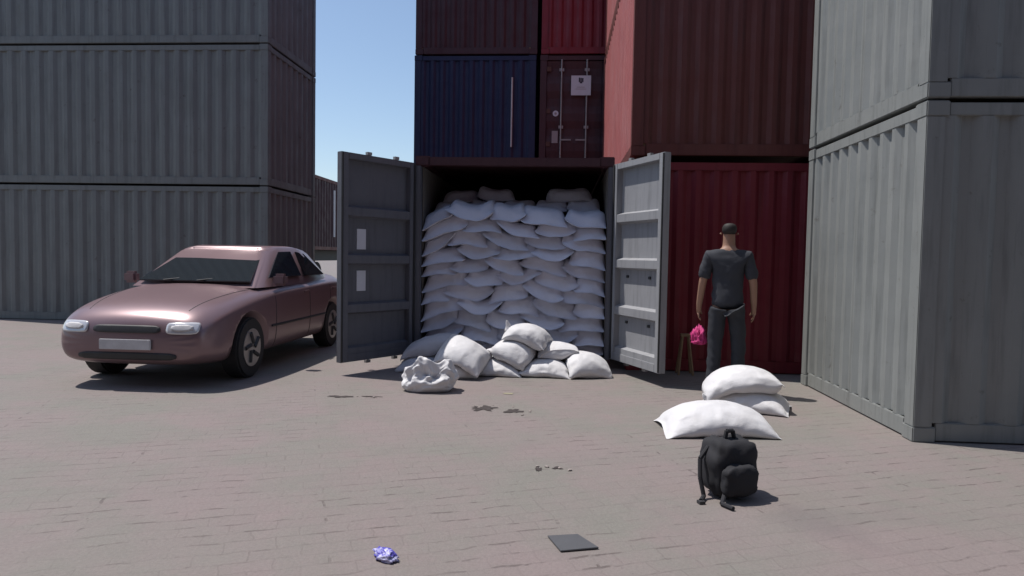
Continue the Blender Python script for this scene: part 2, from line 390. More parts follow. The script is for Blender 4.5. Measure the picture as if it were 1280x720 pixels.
# ---- the open container: walls, floor, both doors
DW, DH, DZ = 1.12, 2.36, .145
oc = container(-1.22, 0, 0, 2.44, 6.06, 2.6, M['maroon'], 'open shipping container filled with white sacks, its grey doors swung wide', end='open', group=None, name='open_container', P=.065)
oc['category'] = 'shipping container'
MB().box(.066, 2.374, .004, .11, 2.485, 2.588).build('header', M['maroon'], oc, .005)
MB().box(.07, 2.37, -.02, .06, .03, .148).build('sill', M['doorshade'], oc, .006)
for x in (.060, 2.368): MB().box(x, x+.012, .15, 5.9, .15, 2.48).build('lining', M['inside'], oc)
for x in (-.002, 2.374): MB().box(x, x+.068, -.006, .10, .118, 2.482).build('door_post', M['doorshade'], oc, .008)
def hang(side, vec, mat, label):
    s_ = 1 if side == 'r' else -1
    hx = (1.215 if s_ > 0 else -1.215)+1.22; ang = math.atan2(vec[1], vec[0])
    # local leaf runs +x from the hinge, inner face at -y (right door) or +y (left door)
    inner = -1 if s_ < 0 else 1
    f, p = door_leaf(DW, DH, 0, mat, inner)
    # inner face must look at the camera side: for the right leaf the normal is left of the leaf direction turned by -90
    d = f.build('door', mat, oc, .004, loc=(hx, -.035, DZ), rz=ang); d['label'] = label
    p.build('door_panel', mat, d)
    g = MB(); yi = 0.0
    gk = .012*(-inner)
    for a, c in ((.0, .03), (DW-.02, DW)): g.box(a+.002, c-.002, min(yi, yi+gk)-.0, max(yi, yi+gk), .01, DH-.01)
    g.build('gasket', M['rubber'], d)
    th = .080*inner
    for xx in (DW*.2, DW*.58):
        y_ = th+.03*inner
        rd = MB().tube((xx, y_, -.05), (xx, y_, DH+.055), .017)
        for z in (.35, 1.15, 2.0): rd.box(xx-.05, xx+.05, min(th, y_+.02*inner), max(th, y_+.02*inner), z, z+.07)
        # cams that stand proud of the leaf at top and bottom
        for z in (DH+.02, -.055): rd.box(xx-.035, xx+.03, min(y_-.02, y_+.02), max(y_-.02, y_+.02), z, z+.035)
        rd.box(xx, xx+.3, min(y_+.02*inner, y_+.035*inner), max(y_+.02*inner, y_+.035*inner), .95, .985)
        rd.build('lock_rod', M['steel'], d)
    for z in (.15, .8, 1.5, 2.1): MB().tube((-.012, th*.5, z), (-.012, th*.5, z+.12), .02).build('hinge', mat, d)
    return d
def nrm2(x, y): l = math.hypot(x, y); return (x/l, y/l)
dl = hang('l', nrm2(-.56, -.83), M['doorshade'], 'left grey door with two white stickers, seen from inside')
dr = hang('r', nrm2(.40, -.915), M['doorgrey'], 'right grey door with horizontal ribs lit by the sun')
for z in (1.28, .80):
    st_ = MB().box(.72, .85, -.072, -.064, z, z+.235).build('sticker', M['paper'], dl)
for z in (.9, .36):
    for xx in (.25, .75): MB().box(xx, xx+.045,   .060, .0725, z+.1, z+.13).build('latch', M['plastic'], dr)

# ---- wall of sacks inside the container
print('sim protos')
protos = []
for k in range(4):
    P = sim_bag(.56, .95, .030+.002*k, (0, 0), seed=20+k, stamp=False, use_h=False, steps=110, its=8, nx=20, ny=30)
    P[..., 0] -= P[..., 0].mean(); P[..., 1] -= P[..., 1].min(); P[..., 2] -= P[..., 2].min()
    Wd = P[..., 0].max()-P[..., 0].min(); Td = np.percentile(P[..., 2], 99); P = P/np.array([Wd, 1, Td])
    print('proto', Wd, Td, P[..., 1].max()); protos.append(P)
NW = 260; wx = np.linspace(-1.15, 1.15, NW)
def smooth(a, n):
    k = np.hanning(n+2)[1:-1]; k /= k.sum(); return np.convolve(np.pad(a, n//2, mode='edge'), k, 'valid')[:len(a)]
ORD = ['bottom', 'second', 'third', 'fourth', 'fifth', 'sixth', 'seventh', 'eighth', 'ninth', 'tenth', 'eleventh', 'top']
CO = ['leftmost', 'second from left', 'middle', 'second from right', 'rightmost']
def place_wall_bag(x0, x1, zb, th, y, k, mat, label, group, ln=.85, tilt=0):
    P = protos[k % len(protos)].copy()
    if random.random() < .5: P[..., 0] *= -1; P = P[:, ::-1]
    sx = (x1-x0); xm = (x0+x1)/2
    X = xm+P[..., 0]*sx; zt = np.interp(X, wx, zb)
    yaw_ = random.uniform(-.05, .05)
    Yw = y+P[..., 1]*ln/P[..., 1].max()+P[..., 0]*sx*math.tan(yaw_)
    # the front seam sags a little under the weight of the sack above
    zz = P[..., 2]*2-1; ee = np.clip(np.abs(P[..., 0])*2, 0, 1); zz = zz+.55*ee**3*(1-np.abs(zz)*.4); zz = np.clip(np.sign(zz)*np.abs(zz)**.72*np.where(zz > 0, 1+1.7*ee**2*(1-ee**10), 1+.7*ee**2*(1-ee**10)), -1.04, 1.08); Z = zt+(zz*.5+.5)*th
    Q = np.stack([X, Yw, Z], -1)
    Q[..., 0] = np.clip(Q[..., 0], -1.143, 1.143)
    o = finish_bag('sack', Q, mat, label, group, 1)
    return o
Hw = np.full(NW, .152)
ROWS = 11
for r_ in range(ROWS):
    edges = np.linspace(-1.15, 1.15, 6)+np.array([0]+[random.uniform(-.05, .05)+(.075 if r_ % 2 else -.075) for _ in range(4)]+[0])
    order = list(range(5)); random.shuffle(order); newH = Hw.copy()
    for c in order:
        x0, x1 = edges[c]-.035, edges[c+1]+.035
        if c > 0: x0 -= random.uniform(0, .05)
        a = (wx >= x0) & (wx <= x1)
        base = smooth(newH, 47)
        # a sack rests on what is under it : lift the smoothed support a little where bumps poke through
        th = random.uniform(.18, .25)
        s_ = (wx-(x0+x1)/2)/((x1-x0)/2)
        base = base*.9+.1*base[a].mean()+(s_)*random.choice((-1, 1))*random.uniform(0, .05)-.012
        place_wall_bag(x0, x1, base, th, random.uniform(.0, .05)-.01*(r_ % 2), random.randrange(4), M['wallw'] if random.random() < .7 else M['wallg'],
            f'white sack inside the container, {ORD[r_] if r_ < ROWS-1 else "top"} row of the front wall, {CO[c]}', 'white sacks piled inside the container')
        prof = base+th*np.clip(1-np.abs(s_)**4.0, 0, 1)**.5*.80
        newH[a] = np.maximum(newH[a], prof[a])
    Hw = newH
    Hw = Hw*.8+.2*Hw.mean()
print('wall top', Hw.min(), Hw.max())
# deeper rows, up under the roof, standing on the back half of the front ones
top2 = np.full(NW, float(Hw.mean())-.02)
DEEP = [[(-1.10, -.60), (-.62, -.18), (-.20, .26), (.22, .68), (.64, 1.10)], [(-1.02, -.50), (-.54, -.02), (.36, 1.04)]]
NM = [['far left', 'left of centre', 'at the centre', 'right of centre', 'far right'], ['far left', 'left of centre', 'far right']]
for r_, row in enumerate(DEEP):
    for c, (x0, x1) in enumerate(row):
        base = smooth(top2, 61); th = .155+.03*random.random()+.02*r_
        s_ = (wx-(x0+x1)/2)/((x1-x0)/2); a = np.abs(s_) <= 1
        base = base+s_*random.uniform(-.035, .035)
        if base[a].max()+th > 2.46: th = 2.46-base[a].max()
        place_wall_bag(x0, x1, base, th, .36+.14*r_+random.uniform(0, .08), random.randrange(4), M['wallg'],
            f'dim white sack {"on the wall of sacks" if r_ == 0 else "topmost"} deep under the container roof, {NM[r_][c]}', 'white sacks piled inside the container', ln=.8)
        top2[a] = np.maximum(top2[a], (base+th*np.clip(1-np.abs(s_)**3, 0, 1)**.6*.93)[a])

# ---- heap of sacks in front of the sill
print('heap')
G1 = 'white sacks heaped in front of the open container'
def heap(W, L, fill, loc, label, rz=0, mat='sackw', **kw):
    P = sim_bag(W, L, fill, loc, rz=rz, **kw)
    return finish_bag('sack', P, M[mat], label, G1)
YW = -.045
# ground layer
heap(.62, .66, .052, (-.14, -.46), 'flattened grey-shaded sack at the bottom middle of the heap, under a plump lit sack', rz=R(90), seed=1, ywall=YW)
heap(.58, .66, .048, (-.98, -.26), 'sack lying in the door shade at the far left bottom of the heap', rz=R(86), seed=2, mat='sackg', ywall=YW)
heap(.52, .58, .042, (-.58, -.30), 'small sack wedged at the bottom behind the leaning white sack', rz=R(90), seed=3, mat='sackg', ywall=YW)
heap(.50, .52, .034, (-.66, -.68), 'low white sack on the paving under the leaning sack, behind the crumpled one', rz=R(80), seed=13)
heap(.52, .60, .040, (.46, -.48), 'flat creased white sack on the ground below the topmost sack of the heap', rz=R(84), seed=4, ywall=YW)
heap(.52, .54, .052, (.93, -.50), 'plump rounded white sack at the right end of the heap', rz=R(97), seed=5, ywall=YW)
# second layer
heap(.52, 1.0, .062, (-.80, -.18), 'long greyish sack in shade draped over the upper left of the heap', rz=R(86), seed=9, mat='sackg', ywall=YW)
heap(.58, .62, .056, (-.58, -.50), 'bright white sack leaning to the right, half in the door shadow', rz=R(68), seed=6, bank=R(10), ywall=YW)
heap(.56, .58, .056, (-.17, -.46), 'plump sunlit white sack in the middle of the heap, on top of a flatter one', rz=R(92), seed=7, ywall=YW)
heap(.50, .56, .034, (.43, -.36), 'thin white sack tucked directly under the topmost knotted sack', rz=R(80), seed=8, ywall=YW)
tp_ = heap(.46, .52, .042, (.22, -.37), 'topmost sack of the heap, its tied corner sticking up', rz=R(76), seed=10, ywall=YW)
def knot(par, p, d, L=.11, r=.035):
    mb = MB(); rg = random.Random(3); n = 12; rows = 7; d = Vector(d).normalized(); q = d.orthogonal().normalized(); w_ = d.cross(q)
    for k in range(rows):
        f = k/(rows-1); rad = r*(1.5, 1.15, .9, .72, .6, .42, .12)[k]
        for i in range(n):
            a = 2*math.pi*i/n; rk = rad*(1+.28*math.sin(3*a+k)+.1*rg.random())
            mb.v.append(tuple(Vector(p)+d*L*f+rk*(math.cos(a)*q+math.sin(a)*w_*.7)))
    for k in range(rows-1):
        for i in range(n): j_ = (i+1) % n; mb.f.append((k*n+i, k*n+j_, (k+1)*n+j_, (k+1)*n+i))
    mb.f += [tuple(range(n))[::-1], tuple((rows-1)*n+i for i in range(n))]
    o = mb.build('tied_corner', M['sackw'], par, smooth=True); m_ = o.modifiers.new('s', 'SUBSURF'); m_.levels = m_.render_levels = 1
def vmin(o, key): return min((tuple(v.co) for v in o.data.vertices), key=key)
p_ = vmin(tp_, lambda c_: c_[0]-.8*c_[2]); knot(tp_, (p_[0]+.035, p_[1], p_[2]-.01), (-.25, -.1, 1), .13, .042)
# group at the right of the yard
G2 = 'white sacks lying on the paving at the right'
P = sim_bag(.60, .92, .084, (1.86, -2.84), rz=R(93), seed=31); finish_bag('sack', P, M['sackw'], 'full white sack lying flat on the paving, nearest of the right-hand group', G2)
P = sim_bag(.56, .80, .062, (2.34, -1.95), rz=R(70), seed=32); finish_bag('sack', P, M['sackw'], 'full white sack on the paving beside the person, carrying another sack', G2)
P = sim_bag(.56, .78, .058, (2.30, -1.92), rz=R(84), seed=33); k_ = finish_bag('sack', P, M['sackw'], 'upper white sack with a pinched corner, beside the person', G2)
p_ = vmin(k_, lambda c_: c_[0]); knot(k_, (p_[0]+.04, p_[1], p_[2]+.02), (-.5, -.1, .8), .11, .036)
# ------------------------------------------------------------------ container stacks
c = container
B = 'stack behind the open container'
c(-2.655, 6.4, 0, 2.64, 6.06, 2.84, M['maroon'], 'dull maroon container on the ground behind the open one, left stack')
bl = c(-2.655, 6.4, 2.86, 2.64, 6.06, 2.84, M['navy'], 'dark navy blue container with one white rod down its end, above the open container')
MB().tube((2.13, -.012, .93-.05), (2.13, -.012, 2.36), .018).build('white_rod', M['chalk'], bl)
c(-2.64, 6.4, 5.72, 2.64, 6.06, 2.84, M['maroon'], 'dull maroon container on top of the navy blue one')
c(.075, 6.4, 0, 2.64, 6.06, 2.84, M['darkred'], 'dark red container on the ground behind the open one, right stack')
rd_ = c(.075, 6.4, 2.86, 2.64, 6.06, 2.84, M['maroon'], 'maroon container with closed doors, white placard and round sticker, beside the navy one', end='doors')
pl_ = MB().box(.665, 1.085, -.048, -.032, 1.975, 2.39).build('placard', M['paper'], rd_)
ik = MB()   # the dark emblem and the faint line of writing on the placard
for i, (a, b_) in enumerate(((-.05, -.018), (-.012, .012), (.018, .05))):
    ik.box(.875+a, .875+b_, -.0505, -.0482, 2.25, 2.345-.004*i)
ik.box(.85, .90, -.0508, -.0482, 2.225, 2.262)
ik.build('emblem', M['ink'], pl_)
for zz, a, b_ in ((2.14, .79, .96), (2.10, .76, .99)): MB().box(a, b_, -.0495, -.0482, zz, zz+.010).build('text_line', M['label'], pl_)
rs = MB().tube((.345, .006, 1.60), (.345, .021, 1.60), .062, 24).build('round_sticker', M['paper'], rd_)
MB().tube((.345, .0035, 1.60), (.345, .0062, 1.60), .026, 16).build('ring', M['label'], rs)
MB().box(.27, .40, .006, .021, .97, 1.23).build('data_plate', M['label'], rd_)
c(.09, 6.4, 5.72, 2.64, 6.06, 2.84, M['crimson'], 'dark crimson container on top of the maroon one with the placard')
# right stack, level with the open container
rl = c(1.42, 0.02, 0, 2.44, 6.06, 2.56, M['crimson'], 'dark crimson container on the ground behind the right open door')
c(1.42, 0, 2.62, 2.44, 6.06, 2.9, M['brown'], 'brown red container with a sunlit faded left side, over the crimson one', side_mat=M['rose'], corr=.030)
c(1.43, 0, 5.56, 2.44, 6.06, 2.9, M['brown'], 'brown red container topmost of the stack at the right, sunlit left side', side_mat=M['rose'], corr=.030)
# grey stacks either side of the yard (long sides towards the yard)
for i, zz in enumerate((0, 2.62, 5.24)):
    c(-10.93, 6.44, zz, 2.44, 6.06, 2.6, M['grey2'], ('grey container on the ground behind the parked car', 'grey container in the middle of the left stack', 'grey container on top of the left stack')[i], rz=R(-90), group='grey containers stacked at the left', end='corr')
for i, zz in enumerate((0, 2.62)):
    c(3.32, -.56, zz, 2.44, 6.06, 2.6, M['grey'], ('light grey container on the ground at the right of the yard', 'light grey container on top of the one at the right of the yard')[i], rz=R(-90), group='grey containers stacked at the right', end='corr')
    c(3.36, -3.4, zz, 2.44, 6.06, 2.6, M['grey'], '', rz=R(-90)) if False else None

# unseen containers behind the camera, added to block sky light and shade the yard
for k, xx in enumerate((12.4, .2)):
    for i, zz in enumerate((0, 2.62, 5.24, 7.86)):
        c(xx, -13.6-0.0, zz, 2.44, 12.1, 2.6, M[('brown', 'navy', 'darkred', 'grey2')[(i+k) % 4]], f'added sky-blocking container behind the camera, {("lowest", "second", "third", "topmost")[i]} of the {("right", "left")[k]} stack', rz=R(90), group='containers across the lane')
# ------------------------------------------------------------------ container trailer
tr = empty('container_trailer', (-9.0, 15.5, 0), label='dark red container riding on a truck trailer, seen past the open left door', cat='trailer')
b_ = MB().strip(trap(-6.0, 6.0, .28, .036, 1.0, 1), 'yz', 1.60, 4.05, .94)
b_.strip(trap(-6.0, 6.0, .28, .036, -1.4, -1), 'yz', 1.60, 4.05, -1.34); b_.build('side_wall', M['maroon'], tr)
fr = MB()
for x in (-1.42, .90):
    for y in (-6.15, 6.01): fr.box(x, x+.12, y, y+.14, 1.5, 4.12)
    fr.box(x+.01, x+.11, -6.0, 6.0, 1.5, 1.62); fr.box(x+.01, x+.11, -6.0, 6.0, 4.0, 4.11)
fr.build('frame', M['brown'], tr); MB().box(-1.3, .9, -6.1, 6.1, 4.03, 4.08).build('roof', M['maroon'], tr)
MB().strip(trap(-1.29, .89, .26, .036, -6.1, -1), 'xz', 1.5, 4.05, -6.05).strip(trap(-1.29, .89, .26, .036, 6.1, 1), 'xz', 1.5, 4.05, 6.05).build('end_wall', M['maroon'], tr)
MB().box(1.005, 1.03, 1.30, 1.50, 2.0, 3.75).build('pale_strip', M['chalk'], tr)
MB().box(-1.0, -.8, -6.2, 6.2, 1.1, 1.49).box(.4, .6, -6.2, 6.2, 1.1, 1.49).box(-1.2, .85, -6.2, -6.0, 1.0, 1.48).box(.75, .8, -4.5, 0, .6, 1.2).build('chassis', M['plastic'], tr)
for y in (-5.2, -3.9, -2.6, 4.2, 5.4):
    for x in (-1.35, .75):
        wh = MB().tube((x, y, .5), (x+.28, y, .5), .5, 28).build('wheel', M['rubber'], tr, .03)
        MB().tube((x-.004, y, .5), (x+.284, y, .5), .24, 20).build('rim', M['steel'], wh)

# ------------------------------------------------------------------ lamp mast far behind
lm = empty('lamp_mast', (-16.1, 50, 0), label='tall yard light mast far behind the trailer', cat='light mast')
MB().tube((0, 0, 0), (0, 0, 9.4), .16, 12, .08).build('pole', M['zinc'], lm)
MB().tube((0, 0, 9.3), (1.1, 0, 9.5), .05).build('arm', M['zinc'], lm); MB().box(.9, 1.5, -.15, .15, 9.42, 9.55).build('lamp_head', M['zinc'], lm, .02)

# ------------------------------------------------------------------ parked car (nose towards the camera)
def car():
    root = empty('parked_car', (-3.63, .15, 0), label='mauve metallic car parked behind the open left door, rear wheel showing', cat='car')
    # y: -2.2 nose .. 2.2 tail
    st = [  # y, half width, z bottom, z belt, z deck
        (-2.20, .62, .30, .52, .60), (-2.12, .76, .24, .62, .74), (-1.85, .84, .20, .74, .86), (-1.4, .875, .19, .82, .94), (-.95, .885, .19, .88, 1.0),
        (-.3, .89, .19, .92, 1.03), (.5, .89, .19, .94, 1.04), (1.2, .885, .19, .96, 1.06), (1.75, .86, .20, .96, 1.09), (2.08, .80, .24, .90, 1.07), (2.2, .70, .34, .78, .98)]
    v = []; f = []
    for (y, w_, zb, zl, zd) in st:
        half = [(w_*.86, zb), (w_*.975, zb+.10), (w_, zb+.34*(zl-zb)+.06), (w_*.992, zl-.05), (w_*.955, zl), (w_*.80, zd-.035), (w_*.40, zd)]
        ring = [(x, y, z) for x, z in half]+[(0, y, zd+.008)]+[(-x, y, z) for x, z in half[::-1]]+[(0, y, zb)]
        v += ring
    n = 16
    for i in range(len(st)-1):
        for k in range(n): j = (k+1) % n; f.append((i*n+k, i*n+j, (i+1)*n+j, (i+1)*n+k))
    f.append(tuple(range(n))); f.append(tuple((len(st)-1)*n+k for k in range(n))[::-1])
    me = bpy.data.meshes.new('body'); me.from_pydata(v, [], f)
    bm = bmesh.new(); bm.from_mesh(me); bmesh.ops.recalc_face_normals(bm, faces=bm.faces); bm.to_mesh(me); bm.free()
    body = link('body', me, M['carpaint'], root, smooth=True)
    s = body.modifiers.new('s', 'SUBSURF'); s.levels = s.render_levels = 3
    cutters = []
    for y in (-1.33, 1.32):
        cu = MB().tube((-1.2, y, .33), (-.60, y, .33), .40, 40).tube((1.2, y, .33), (.60, y, .33), .40, 40).build('cut', M['plastic'], root); cutters.append(cu)
        md = body.modifiers.new('b', 'BOOLEAN'); md.operation = 'DIFFERENCE'; md.solver = 'EXACT'; md.object = cu
    bpy.context.view_layer.update()
    me2 = bpy.data.meshes.new_from_object(body.evaluated_get(bpy.context.evaluated_depsgraph_get()))
    body.modifiers.clear(); body.data = me2
    for p in me2.polygons: p.use_smooth = abs(p.normal.x) > -1
    for cu in cutters: bpy.data.objects.remove(cu)
    # greenhouse: tapered cabin, roof in paint, glass as its own panels
    base = [(-.74, -.98), (-.78, -.6), (-.79, .5), (-.76, 1.35), (-.68, 1.72)]; topp = [(-.56, -.22), (-.60, .0), (-.61, .6), (-.57, .95), (-.54, 1.12)]
    zb = .96; zt = (1.42, 1.455, 1.46, 1.43, 1.40)
    v = []; f = []
    for (bx, by), (tx, ty), z in zip(base, topp, zt):
        v += [(bx, by, zb), (tx, ty, z-.03), (tx*.75, ty, z), (-tx*.75, ty, z), (-tx, ty, z-.03), (-bx, by, zb)]
    for i in range(4):
        for k in range(5): f.append((i*6+k, i*6+k+1, (i+1)*6+k+1, (i+1)*6+k))
    f.append((0, 1, 2, 3, 4, 5)); f.append(tuple(24+k for k in (5, 4, 3, 2, 1, 0)))
    me = bpy.data.meshes.new('cabin'); me.from_pydata(v, [], f); bm = bmesh.new(); bm.from_mesh(me); bmesh.ops.recalc_face_normals(bm, faces=bm.faces)
    bmesh.ops.bevel(bm, geom=[e for e in bm.edges if len(e.link_faces) == 2], offset=.02, segments=2, affect='EDGES'); bm.to_mesh(me); bm.free()
    link('cabin', me, M['carpaint'], root, smooth=True)
    def quad(name, pts, mat, off=.006):
        p = [Vector(q) for q in pts]; c0 = sum(p, Vector())/len(p); nn = (p[1]-p[0]).cross(p[2]-p[0]).normalized()
        if nn.dot(c0-Vector((0, .4, 1.0))) < 0: nn = -nn
        p = [c0+(q-c0)*.90 for q in p]
        mb = MB(); k = len(p); mb.v = [tuple(q+nn*off) for q in p]+[tuple(q-nn*.01) for q in p]
        mb.f = [tuple(range(k)), tuple(range(2*k-1, k-1, -1))]+[(i, (i+1) % k, k+(i+1) % k, k+i) for i in range(k)]
        return mb.build(name, mat, root)
    def B_(i, s_=1): return (base[i][0]*s_, base[i][1], zb+.05)
    def T_(i, s_=1): return (topp[i][0]*s_, topp[i][1], zt[i]-.05)
    quad('windscreen', [B_(0), T_(0), T_(0, -1), B_(0, -1)], M['glass'])
    quad('rear_window', [B_(4), T_(4), T_(4, -1), B_(4, -1)], M['glass'])
    for s_ in (1, -1):
        quad('side_window', [(-.765*s_, -.74, 1.05), (-.60*s_, -.06, 1.39), (-.617*s_, .33, 1.40), (-.785*s_, .33, 1.05)], M['glass'], .012)
        quad('side_window', [(-.785*s_, .43, 1.05), (-.617*s_, .43, 1.40), (-.60*s_, .80, 1.37), (-.765*s_, 1.25, 1.05)], M['glass'], .012)
        mr = MB().box(.86*s_-.02, .86*s_+.14*s_, -.75, -.64, .98, 1.12) if s_ > 0 else MB().box(-1.0, -.84, -.75, -.64, .98, 1.12)
        mr.build('mirror', M['carpaint'], root, .03)
        for y in (-.62, .48): MB().box(.893*s_-.01, .893*s_+.01, y+.75, y+.93, .86, .885).build('door_handle', M['carpaint'], root, .005)
        for y in (-1.33, 1.32):
            wh = MB().tube((.66*s_, y, .33), (.865*s_, y, .33), .33, 36).build('wheel', M['rubber'], root, .02)
            MB().tube((.84*s_, y, .33), (.872*s_, y, .33), .215, 28).build('rim', M['rim'], wh, .008)
            sp = MB()
            for k in range(5):
                a = k*2*math.pi/5; sp.tube((.874*s_, y+.05*math.cos(a), .33+.05*math.sin(a)), (.874*s_, y+.17*math.cos(a+.6), .33+.17*math.sin(a+.6)), .022, 8)
            sp.build('spoke', M['plastic'], wh)
    from mathutils.bvhtree import BVHTree
    bv = BVHTree.FromPolygons([v_.co for v_ in me2.vertices], [p.vertices for p in me2.polygons])
    def patch(name, x0, x1, z0, z1, y, mat, nx=14, nz=8, off=.006, rd=.35, par=root, dy=0, wrap=0):
        # a panel pressed onto the body from the front or the back, rounded outline
        mb = MB(); dirn = Vector((0, 1 if y < 0 else -1, 0)); g = {}
        for i in range(nx+1):
            for k in range(nz+1):
                a, c_ = 2*i/nx-1, 2*k/nz-1; sq = (abs(a)**4+abs(c_)**4)**.25; m_ = max(abs(a), abs(c_)); f_ = (m_/sq if sq > 0 else 1)
                f_ = 1-(1-f_)*rd*2.2
                X_ = (x0+x1)/2+(x1-x0)/2*a*f_; Z_ = (z0+z1)/2+(z1-z0)/2*c_*f_
                hit = bv.ray_cast(Vector((X_, y, Z_)), dirn)
                if hit[0] is None: return None
                g[i, k] = len(mb.v); mb.v.append(tuple(hit[0]+hit[1]*off))
        for i in range(nx):
            for k in range(nz): mb.f.append((g[i, k], g[i+1, k], g[i+1, k+1], g[i, k+1]))
        o = mb.build(name, mat, par, smooth=True); md = o.modifiers.new('t', 'SOLIDIFY'); md.thickness = .010; md.offset = 0; return o
    for s_ in (1, -1):
        a, c_ = sorted((.40*s_, .70*s_)); h_ = patch('headlight', a, c_, .555, .665, -3, M['lampg'])
        if h_: patch('lens', min(a, c_)+.05, max(a, c_)-.05, .585, .64, -3, M['chalk'], 8, 5, .016, .9, h_)
        a, c_ = sorted((.42*s_, .72*s_)); patch('tail_light', a, c_, .76, .90, 3, M['tail'])
        # door and wing seams, pressed onto the flank
        for y0_, top in ((-.72, .86), (.36, .90), (1.16, .92)):
            pts_ = []
            for z_ in np.linspace(.27, top, 14):
                hit = bv.ray_cast(Vector((2*s_, y0_+(.10*(z_-.5) if y0_ > 1 else 0), z_)), Vector((-s_, 0, 0)))
                if hit[0]: pts_.append(hit[0]+hit[1]*.0005)
            mb = MB()
            for p0, p1 in zip(pts_, pts_[1:]): mb.tube(p0, p1, .0042, 6)
            mb.build('panel_gap', M['plastic'], root)
        mb = MB(); pts_ = []
        for y0_ in np.linspace(-1.98, -1.0, 16):
            hit = bv.ray_cast(Vector(((.52+.16*(y0_+1.98))*s_, y0_, 2)), Vector((0, 0, -1)))
            if hit[0]: pts_.append(hit[0])
        for p0, p1 in zip(pts_, pts_[1:]): mb.tube(p0, p1, .0042, 6)
        mb.build('bonnet_gap', M['plastic'], root)
        mb = MB(); pts_ = []
        for y0_ in np.linspace(-.85, 2.0, 20):
            hit = bv.ray_cast(Vector((2*s_, y0_, .52)), Vector((-s_, 0, 0)))
            if hit[0]: pts_.append(hit[0]+hit[1]*.004)
        for p0, p1 in zip(pts_, pts_[1:]): mb.tube(p0, p1, .014, 8)
        mb.build('side_moulding', M['plastic'], root)
    patch('grille', -.34, .34, .56, .635, -3, M['plastic'], 20, 5); patch('air_intake', -.50, .50, .30, .37, -3, M['plastic'], 20, 4)
    for x in (-.35, .05): MB().tube((x, -.985, 1.035), (x+.36, -.72, 1.085), .008, 6).build('wiper', M['plastic'], root)
    MB().box(-.26, .26, -2.225, -2.20, .40, .50).build('number_plate', M['chalk'], root, .004)
    MB().box(-.7, .7, 2.05, 2.22, .36, .50).build('rear_bumper', M['plastic'], root, .03)
car()

